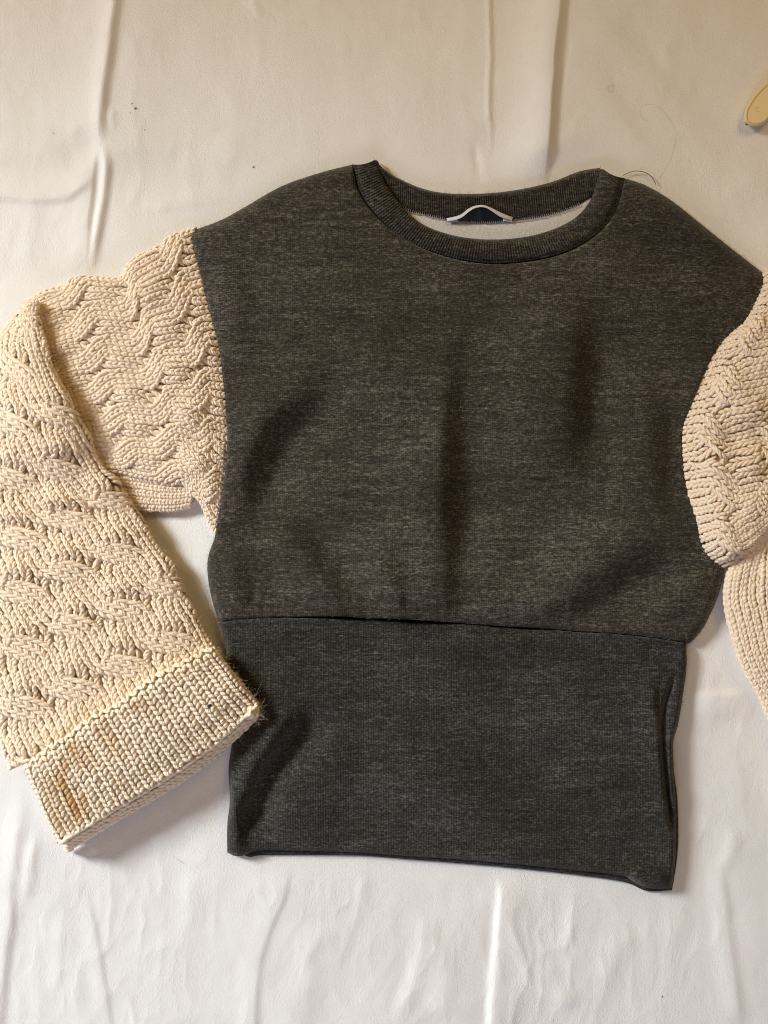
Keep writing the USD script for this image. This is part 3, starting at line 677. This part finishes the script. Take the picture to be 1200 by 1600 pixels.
# --- left sleeve, lower part, lying over the upper part
LOW_L = [(40, 474), (18, 515), (-8, 560), (-30, 640), (-40, 760), (-40, 880), (-32, 1000), (-8, 1110), (20, 1200)]
LOW_R = [(58, 470), (66, 520), (84, 580), (118, 650), (158, 728), (205, 790), (236, 842), (276, 905), (300, 955), (316, 985), (345, 1040)]
def lower_bumps(X, Y):
    return .005 * fbm(X / 90, Y / 90, 13, 2) + .006 * sm(620, 480, Y) * 0
def lower_z(T): return .55 + .45 * sm(0, .22, T)
def anchored_tube(left, right, thick, n, phi, extra):
    l, r = C(left, 260), C(right, 260); tt = np.linspace(0, 1, 260)
    wid = np.linalg.norm(r - l, axis=1) + 2 * extra; wmax = wid.max()
    ph = np.radians(np.linspace(phi[1], phi[0], 721)); cx = np.sign(np.cos(ph)) * np.abs(np.cos(ph)) ** (2 / n); cz = np.sign(np.sin(ph)) * np.abs(np.sin(ph)) ** (2 / n)
    al = np.r_[0, np.cumsum(np.hypot(np.diff(cx) * wmax * K / 2, np.diff(cz) * thick))]; al /= al[-1]
    def q(S, T): return 1 - (1 - S) * wmax / np.interp(T, tt, wid)
    def f(S, T):
        Q = np.clip(q(S, T), 0, 1); x, z = np.interp(Q, al, cx), np.interp(Q, al, cz)
        lx, ly, rx, ry = (np.interp(T, tt, a) for a in (l[:, 0], l[:, 1], r[:, 0], r[:, 1])); wl = (x + 1) / 2
        return lx * (1 - wl) + rx * wl, ly * (1 - wl) + ry * wl, z
    return f, q, wmax
f0, q_, wm_ = anchored_tube(LOW_L, LOW_R, .0098, 2.6, (-30, 210), 16)
def f(S, T):
    X, Y, z = f0(S, T)
    Z = .0015 + .0098 * lower_z(T) * (1 + z) + lower_bumps(X, Y) * np.clip(z + .1, 0, 1)
    over = sm(770, 640, Y) * .013 + .003 * sm(820, 700, Y)   # rides up on the upper part
    return X, Y, Z + over * sm(-40, 60, X)
at, P_, N_ = make_patch(f, 240, 260)
ncol, nrow = 30, 78
def scale_cable(c, r):
    sh, li, wd, md = weave(c, r, 10, period=9.6, amp=.0027, rise=2.3, phase=-2.0, bumps=1.5, spread=3.1); g = sm(2, 9, r)
    return sh, li * g, wd, md
k = knit(at, ncol, nrow, rng, scale_cable, rw=.0019, mask=lambda s, t: q_(s, t) > -.01)
obj('sleeve_lining', backing(at, 120, 200, .0015), M_BACKING, sl)
put_knit(k, 'lower_sleeve', M_YARN, sl); add_fuzz(k, 5200, rng)

# --- left cuff: turned-back rib
CA, CB = np.array([42., 1190.]), np.array([330., 1012.])     # fold edge (upper left -> upper right)
CC, CD = np.array([92., 1317.]), np.array([404., 1108.])     # bind-off edge
def cuff_surface(zt, ins=0.0, lo=0.0):
    top = [CA + (-2, 4), CA * .75 + CB * .25 + (-2, -5), (CA + CB) / 2 + (-3, -6), CA * .25 + CB * .75 + (-3, -8), CB]
    bot = [CC, CC * .75 + CD * .25 + (2, 3), (CC + CD) / 2 + (4, 8), CC * .25 + CD * .75 + (3, 6), CD + (-2, -4)]
    t_, b_ = C(top, 200), C(bot, 200)
    def f(S, T):
        q = np.linspace(0, 1, 200)
        ph = np.radians(np.interp(S, [0, 1], [202, -22])); n = 2.7
        cx = np.sign(np.cos(ph)) * np.abs(np.cos(ph)) ** (2 / n); cz = np.sign(np.sin(ph)) * np.abs(np.sin(ph)) ** (2 / n)
        ss = np.linspace(0, 1, 721); ph2 = np.radians(202 - 224 * ss)
        ax = np.sign(np.cos(ph2)) * np.abs(np.cos(ph2)) ** (2 / n); az = np.sign(np.sin(ph2)) * np.abs(np.sin(ph2)) ** (2 / n)
        al = np.r_[0, np.cumsum(np.hypot(np.diff(ax) * .098, np.diff(az) * .011))]; al /= al[-1]
        x = (np.interp(S, al, ax) + 1) / 2; z = np.interp(S, al, az)
        tx, ty, bx, by = (np.interp(x, q, a) for a in (t_[:, 0], t_[:, 1], b_[:, 0], b_[:, 1]))
        v = np.clip(T, 0, 1)
        fold = np.sqrt(np.clip(1 - (1 - np.clip(v / .10, 0, 1)) ** 2, 0, 1))
        X, Y = tx * (1 - v) + bx * v, ty * (1 - v) + by * v
        Z = lo + zt * (.46 + .5 * fold * (1 - .28 * sm(.6, 1, v))) * .62 + .011 * (z * .9) + .006 * fbm(X / 60, Y / 60, 3, 2)
        return X + 7 * fbm(X / 50, Y / 50, 61, 2), Y + 8 * fbm(X / 50, Y / 50, 62, 2), Z + ins
    return f
at, P_, N_ = make_patch(cuff_surface(.044), 260, 120)
cuff = UsdGeom.Xform.Define(stage, '/World/sweater/cuff').GetPrim(); tag(cuff, label='ribbed cream cuff, turned back, with orange stains')
nrib, nrow = 23, 16
wz_ = lambda c, r: (0 * r, 0 * r + .0)
def stain_of(mid, per):
    s = K * (CAM_H - mid[:, 2]) / CAM_H
    x, y = mid[:, 0] / s + 600, 800 - mid[:, 1] / s
    st = np.zeros(len(x))
    for (a, b, c, d, w, g) in [(104, 1192, 98, 1215, 7, .7), (74, 1222, 96, 1290, 8, .55), (92, 1215, 122, 1275, 9, .95), (112, 1165, 128, 1188, 7, .8), (137, 1175, 143, 1195, 6, .45), (160, 1140, 158, 1128, 8, .45),
                               (170, 1145, 178, 1172, 7, .6), (208, 1105, 222, 1100, 9, .5), (188, 1225, 194, 1230, 5, .55), (125, 1246, 130, 1262, 8, .75), (300, 1030, 315, 1022, 12, .25), (268, 1052, 280, 1048, 10, .25), (236, 1095, 240, 1102, 6, .3)]:
        dx, dy = c - a, d - b; l2 = dx * dx + dy * dy
        t = np.clip(((x - a) * dx + (y - b) * dy) / l2, 0, 1); dist = np.hypot(x - a - t * dx, y - b - t * dy)
        st = np.maximum(st, g * np.exp(-(dist / w) ** 2 * .9))
    st *= .68 + .5 * (fbm(x / 8, y / 8, 3, 2) + .5)
    return np.repeat(np.clip(st, 0, .95), per)
k = knit(at, nrib, nrow, rng, None, rw=.00195, leg=1.25, slant=.42, flip=-1, jitter=.05, rib=.0024)
cover = obj('cuff_lining', backing(at, 160, 40, .0021), M_BACKING, cuff)
put_knit(k, 'turned_rib', M_CUFF, cuff, {'stain': stain_of(k['mid'], k['per'])}); add_fuzz(k, 2000, rng)
# purl bumps in the furrows
k2 = knit(lambda s, t, h=0: at(s + .5 / nrib, t, h), nrib - 1, nrow, rng, None, rw=.0014, leg=.8, rise=.0005, slant=.12, flip=1, purl=lambda c: np.full(len(c), .0015))
put_knit(k2, 'purl_furrows', M_CUFF, cuff, {'stain': stain_of(k2['mid'], k2['per'])})
# bind-off chain along the edge
def chain(path, z, n, rw, rng, zs=.0006, off=0.0, tilt=.5):
    p = resample(path, n + 1); parts = []
    for i in range(n):
        a, b = p[i], p[i + 1]; d = b - a; nn = np.array([-d[1], d[0]]) / np.linalg.norm(d)
        a2 = a - d * .25 + nn * (off - tilt + rng.normal(0, .6)); b2 = b + d * .25 + nn * (off + tilt + rng.normal(0, .6))
        zz = (z(i / n) if callable(z) else z) + rng.normal(0, .0003)
        q = np.array([W(*(a2 * (1 - t) + b2 * t), zz + zs * math.sin(math.pi * t)) for t in np.linspace(0, 1, 6)])
        parts.append(tube(q, rw * np.array([.4, .85, 1, 1, .85, .4]) * (1 + rng.normal(0, .1)), 6))
    return merge(parts)
edge = [CC + (2, 0), CC * .75 + CD * .25 + (2, 4), (CC + CD) / 2 + (4, 9), CC * .25 + CD * .75 + (3, 8), CD + (-4, -4)]
def put_chain(vf, name, mat, parent, st=0.0):
    v, f_ = vf; r_ = np.random.default_rng(len(v))
    return obj(name, (v, f_), mat, parent, smooth=True, attrs={'tone': np.repeat(r_.uniform(.4, 1, len(v) // 36 + 1), 36)[:len(v)], 'stain': np.full(len(v), st)})
put_chain(chain(edge, .0290, 30, .0019, rng), 'bind_off_edge', M_CUFF, cuff)
# inner layer of the cuff, below and slightly beyond the turned edge
for j, (o, z, nn_) in enumerate([(6, .0245, 36), (11, .0205, 38), (15, .016, 38), (17, .0105, 38), (16, .005, 36)]):
    e2 = [np.array(q, float) + (.35 * o * .6, o * .95) for q in edge]; e2[0] = e2[0] + (6, -4); e2[-1] = e2[-1] + (-2, 2)
    put_chain(chain(e2, z, nn_, .0021, rng, .0008, 0, 2.2), 'inner_edge', M_CUFF, cuff, .08)
rr_ = np.random.default_rng(3)
tuft = []
for i in range(420):   # teased fibre tuft at the cuff corner
    c0 = W(394 + rr_.normal(0, 5), 1110 + rr_.normal(0, 6), .017 + rr_.normal(0, .003)); d = rr_.normal(0, 1, 3); d /= np.linalg.norm(d); e = rr_.normal(0, 1, 3)
    t = np.linspace(0, 1, 6)[:, None]; tuft.append(c0 + d * .007 * t + e * .004 * t * t)
for i in range(500):
    w_ = rr_.random(); q = np.array(CC) * (1 - w_) + np.array(CD) * w_ + (5, 10)
    c0 = W(*(q + rr_.normal(0, 4, 2)), .012 + rr_.normal(0, .004)); d = rr_.normal(0, 1, 3); d /= np.linalg.norm(d); e = rr_.normal(0, 1, 3)
    t = np.linspace(0, 1, 5)[:, None]; tuft.append(c0 + d * .005 * t + e * .002 * t * t)
import trimesh
ts = trimesh.creation.icosphere(4, 1.0); tv = np.array(ts.vertices)
tv *= (1 + 1.1 * (meshkit.fbm(tv * 2.2, 5, 4)[:, None] - .5)) * [.0062, .0062, .0075]
ca_, sa_ = math.cos(.6), math.sin(.6)
obj('yarn_tuft', (tv + W(394, 1111, .024), np.array(ts.faces)), M_FUZZ, cuff)
fibres('fuzz', tuft, .00012, M_FUZZ, cuff); tag(stage.GetPrimAtPath('/World/sweater/cuff/fuzz'), kind='stuff')
# body of the folded cuff under the outer rib, so that it is a solid roll
S_ = Polygon([CA + (6, 6), CB + (-4, 8), CD + (-8, -2), CC + (6, -4)])
V, F = poly_patch(np.array(S_.exterior.coords), [LS(np.array(S_.exterior.coords))], None, 5, .022, .01, 12, 0, 5, [], 51, .001)
obj('cuff_lining', (V, F), M_BACKING, cuff, smooth=50)

# --- right sleeve
slr = UsdGeom.Xform.Define(stage, '/World/sweater/sleeve_001').GetPrim()
tag(slr, label='cream cable knit sleeve running off the right side')
RL = [(1172, 830), (1150, 868), (1136, 905), (1133, 935), (1138, 965), (1148, 1005), (1166, 1050), (1188, 1090), (1206, 1135), (1225, 1190), (1240, 1260)]
RR = [(1330, 760), (1340, 830), (1342, 880), (1345, 930), (1352, 1000), (1362, 1050), (1374, 1100), (1384, 1140), (1395, 1200), (1405, 1260)]
f = flat_tube(RL, RR, .0085, 2.5, (-30, 210), lambda X, Y: .004 * fbm(X / 60, Y / 60, 33, 2), .001)
at, P_, N_ = make_patch(f, 120, 140)
cabr = lambda c, r: weave(np.clip(c - 6, 0, 99), r, 5, period=9.6, amp=.003, rise=2.3)
def cab_r(c, r):
    sh, li, wd, md = cabr(c, r); g = c >= 6; return sh * g, li * g, np.where(g, wd, 1), md + 6
k = knit(at, 20, 50, rng, cab_r, rw=.0019)
obj('sleeve_lining', backing(at, 60, 90, .0015), M_BACKING, slr)
put_knit(k, 'lower_sleeve', M_YARN, slr); add_fuzz(k, 1400, rng)
ARM_RS = [(1188, 432), (1170, 478), (1152, 505), (1122, 532), (1100, 566), (1076, 620), (1060, 660), (1058, 692), (1066, 760), (1082, 812), (1098, 862), (1126, 884)]
FAR_RS = [(1330, 380), (1345, 430), (1350, 480), (1350, 520), (1345, 560), (1340, 600), (1332, 640), (1322, 680), (1310, 700), (1290, 715), (1270, 735), (1250, 765)]
a_, b_ = C(ARM_RS, 200), C(FAR_RS, 200)
def f(S, T):
    ph = np.radians(-25 + 235 * S); q = np.linspace(0, 1, 200)
    v = sm(-.02, 1.02, S) * 0 + np.clip((S - .03) / .94, 0, 1)
    ax, ay, bx, by = (np.interp(v, q, arr) for arr in (a_[:, 0], a_[:, 1], b_[:, 0], b_[:, 1]))
    sag = 60 * T * (1 - T) * sm(.55, .95, v)
    X, Y = ax * (1 - T) + bx * T, ay * (1 - T) + by * T + sag
    edge_ = np.sqrt(np.clip(1 - (1 - np.clip(np.minimum(S, 1 - S) / .07, 0, 1)) ** 2, 0, 1))
    Z = .0015 + (.0030 + .0045 * sm(0, .05, T) + .0105 * sm(.02, .24, T)) * edge_ + .0055 * sm(.62, .9, S) * edge_ * sm(0, .08, T)
    Z = Z + .005 * fbm(X / 60, Y / 60, 17, 2) * edge_
    Z = Z + crease(X, Y, [(1090, 676), (1130, 684), (1190, 694), (1250, 720)], 16, 16, -.0042, .25) + crease(X, Y, [(1150, 640), (1180, 665), (1215, 720)], 16, 16, -.0025, .3) \
          + crease(X, Y, [(1085, 720), (1130, 730), (1200, 745)], 20, 18, .004, .25) + crease(X, Y, [(1130, 590), (1170, 640), (1190, 670)], 22, 22, .004, .3)
    return X, Y, Z
at, P_, N_ = make_patch(f, 200, 140)
ncol, nrow = 38, 30
cabq = lambda c, r: weave(c, r, 12, period=9.0, amp=.0027, rise=2.3, phase=3.0)
def cab_q(c, r):
    sh, li, wd, md = weave(np.clip(c - 1, 0, 35), r, 12, period=9.0, amp=.0030, rise=2.2, phase=2.5); g = (c >= 1) & (c < 37); return sh * g, li * g * sm(1, 5, r), np.where(g, wd, 1), md + 1
k = knit(at, ncol, nrow, rng, cab_q, rw=.00178)
obj('sleeve_lining', backing(at, 110, 60, .0015), M_BACKING, slr)
put_knit(k, 'upper_sleeve', M_YARN, slr); add_fuzz(k, 2000, rng)
fz = fibres('fuzz', fuzz_strands, .00008, M_FUZZ, sweater); tag(fz, kind='stuff', label='fine cream fibres standing off the knitted sleeves')

# pale and dark fibres standing off the charcoal cloth
def surface_fibres(pts, n, rng, lo, hi, lift):
    out = []
    for i in rng.integers(0, len(pts), n):
        a = rng.normal(0, .7); L_ = rng.uniform(lo, hi); d = np.array([math.cos(a), math.sin(a), 0]); e = np.array([-d[1], d[0], 0]) * rng.normal(0, .5)
        t = np.linspace(-.5, .5, 5)[:, None]
        out.append(pts[i] + [0, 0, lift] + d * L_ * t + e * L_ * t * t * 2 + np.array([0, 0, 1]) * (.25 - t * t) * .0008)
    return out
rf = np.random.default_rng(12)
lint = surface_fibres(body_pts, 2600, rf, .0015, .004, .0002) + surface_fibres(wb_pts, 1500, rf, .0015, .004, .0002)
p = fibres('pale_fibres', lint, .00010, M_LINT, sweater); tag(p, kind='stuff')
edge_f = []
for cv in (cs_l, cs_r, cd_r, cwr, cwb, cd_l, C(BACK_TOP, 80)):
    for i in range(int(len(cv) * 2.2)):
        q = cv[rf.integers(0, len(cv))]; d = rf.normal(0, 1, 3); d[2] = abs(d[2]) * .4; d /= np.linalg.norm(d); L_ = rf.uniform(.0012, .0032)
        t = np.linspace(0, 1, 4)[:, None]; e = rf.normal(0, 1, 3)
        s = W(*q, .0045) + d * L_ * t + e * L_ * .3 * t * t; edge_f.append(s)
p = fibres('edge_fibres', edge_f, .00012, M_DARKFUZZ, sweater); tag(p, kind='stuff')

# ------------------------------------------------------------------ plastic bar at the right edge
axis_ = [(1196, 174), (1188, 186)]
ring = resample([(1162, 182), (1165, 168), (1180, 145), (1205, 121), (1240, 92), (1290, 62), (1360, 36), (1372, 58), (1310, 92), (1268, 122), (1230, 156), (1208, 180), (1196, 192), (1184, 197), (1171, 196), (1164, 191), (1162, 182)], 180)
pl = Polygon(ring).buffer(0)
def bar_solid(pl, levels):
    """rounded solid from inset outlines; levels: (inset units, z)"""
    base = np.array(pl.exterior.coords)[:-1]; n = 180; base = resample(np.vstack([base, base[:1]]), n + 1, False)[:-1]
    t = np.roll(base, -1, 0) - np.roll(base, 1, 0); t /= np.linalg.norm(t, axis=1, keepdims=True); nn = np.stack([-t[:, 1], t[:, 0]], 1)
    if not pl.contains(shapely.Point(*(base[0] + nn[0] * 2))): nn = -nn
    rings = [W(*(base + nn * i).T, z) for i, z in levels]
    V = np.vstack(rings); m = len(levels); F = []
    for k in range(m - 1):
        i = np.arange(n); j = (i + 1) % n
        F += [np.stack([k * n + i, k * n + j, (k + 1) * n + j], 1), np.stack([k * n + i, (k + 1) * n + j, (k + 1) * n + i], 1)]
    import mapbox_earcut as ec
    top = rings[-1][:, :2]; tf = ec.triangulate_float64(top, np.array([n], np.uint32)).reshape(-1, 3).astype(int)
    F += [tf + (m - 1) * n, tf[:, ::-1]]
    F = np.vstack(F); import trimesh
    tm = trimesh.Trimesh(V, F, process=False); trimesh.repair.fix_normals(tm)
    return tm.vertices, tm.faces
bar = thing('plastic_bar', 'glossy cream plastic bar with a rounded end, lying on the sheet at the right edge', 'plastic bar')
obj('bar_body', bar_solid(pl, [(1.6, .0008), (.3, .0018), (0, .003), (0, .0058), (.5, .0070), (1.6, .0080), (3.2, .0086), (4.6, .0087), (5.2, .0083), (6.2, .0082)]), M_PLASTIC, bar, smooth=35)
arc = np.array([W(1184 + 3.2 * math.cos(a) + 0, 171 - 3.6 * math.sin(a), .0083) for a in np.linspace(.9, 5.2, 24)])
obj('embossed_mark', tube(arc, .00022, 6), M_PLASTIC, bar)
bv, bf = bar_solid(Polygon([(1165, 191.5), (1168, 191), (1169, 194), (1167, 196), (1165, 195)]), [(0, .0050), (0, .0066)])
obj('dark_chip', (bv, bf), M_BLACK, bar)

# ------------------------------------------------------------------ loose threads, hairs and specks
def lay(pts, n, lift, z0=None):
    c = C(pts, n); z = sheet_z(c) if z0 is None else z0
    return W(c[:, 0], c[:, 1], 0 * c[:, 0]) * [1, 1, 0] + np.stack([0 * c[:, 0], 0 * c[:, 0], z + lift], -1)
def thread(name, pts, w, mat, label, cat, n=60, lift=.0005, group=None):
    p = fibres(name, [lay(pts, n, lift)], np.full(n, w), mat); tag(p, label=label, category=cat)
    return p
thread('loose_thread', [(972, 276), (980, 272), (992, 269), (1006, 271), (1016, 277), (1022, 286), (1023, 290)], .00055, M_BLACK, 'short black thread curving out from the right side of the neckband', 'thread', lift=.003)
thread('hair', [(958, 136), (953, 136), (948, 141), (950, 147), (956, 146), (958, 140), (954, 137)], .00014, M_HAIR, 'tiny curled hair forming a ring on the sheet above the collar', 'hair')
thread('hair', [(1012, 190), (1002, 184), (1000, 172), (1010, 164), (1028, 168), (1046, 186), (1056, 206), (1054, 230), (1044, 256), (1030, 278)], .00010, M_HAIR, 'long thin hair in a wide arc on the sheet above the right shoulder', 'hair')
thread('hair', [(275, 1342), (282, 1346), (288, 1350)], .00020, M_HAIR, 'very short dark hair on the sheet below the cuff', 'hair')
def speck(x, y, r, label, z=None, mat=M_SPECK, el=1.6, ang=.6):
    import trimesh
    s = trimesh.creation.icosphere(2, 1.0); v = np.array(s.vertices); v *= 1 + .35 * (meshkit.noise(v * 2.3 + x, 3)[:, None] - .5) * 2
    ca, sa = math.cos(ang), math.sin(ang); v = v * [el, 1, .6]; v = np.stack([v[:, 0] * ca - v[:, 1] * sa, v[:, 0] * sa + v[:, 1] * ca, v[:, 2]], 1) * r * K
    zz = float(sheet_z([[x, y]])[0]) + .4 * r * K if z is None else z
    p = obj('speck', (v + W(x, y, zz), np.array(s.faces)), mat)
    tag(p, label=label, category='speck')
speck(211.5, 169, 1.19, 'largest of the dark specks right of the long left crease')
speck(206, 162, 0.63, 'thin dark speck just above and left of the largest speck', el=2.2)
speck(204, 176, 0.49, 'faint dark speck below and left of the largest speck', el=2.4, ang=1.2)
speck(265, 140, 0.63, 'lone small brown speck on the sheet between left crease and collar', mat=M_HAIR)
speck(396, 261, 1.05, 'brown speck on the sheet above the left shoulder', mat=M_HAIR)
speck(84, 208, 0.63, 'small brown speck on the sheet left of the long left crease', mat=M_HAIR)
speck(226, 203, 0.63, 'small grey speck on the sheet below the largest speck', mat=M_HAIR)
speck(1035, 1557, 1.00, 'small dark speck on the sheet near the bottom right', el=1.2)
speck(327.5, 1103, 2.30, 'black burr caught in the ribs of the cream cuff', z=.0405, el=1.3, mat=M_BLACK)
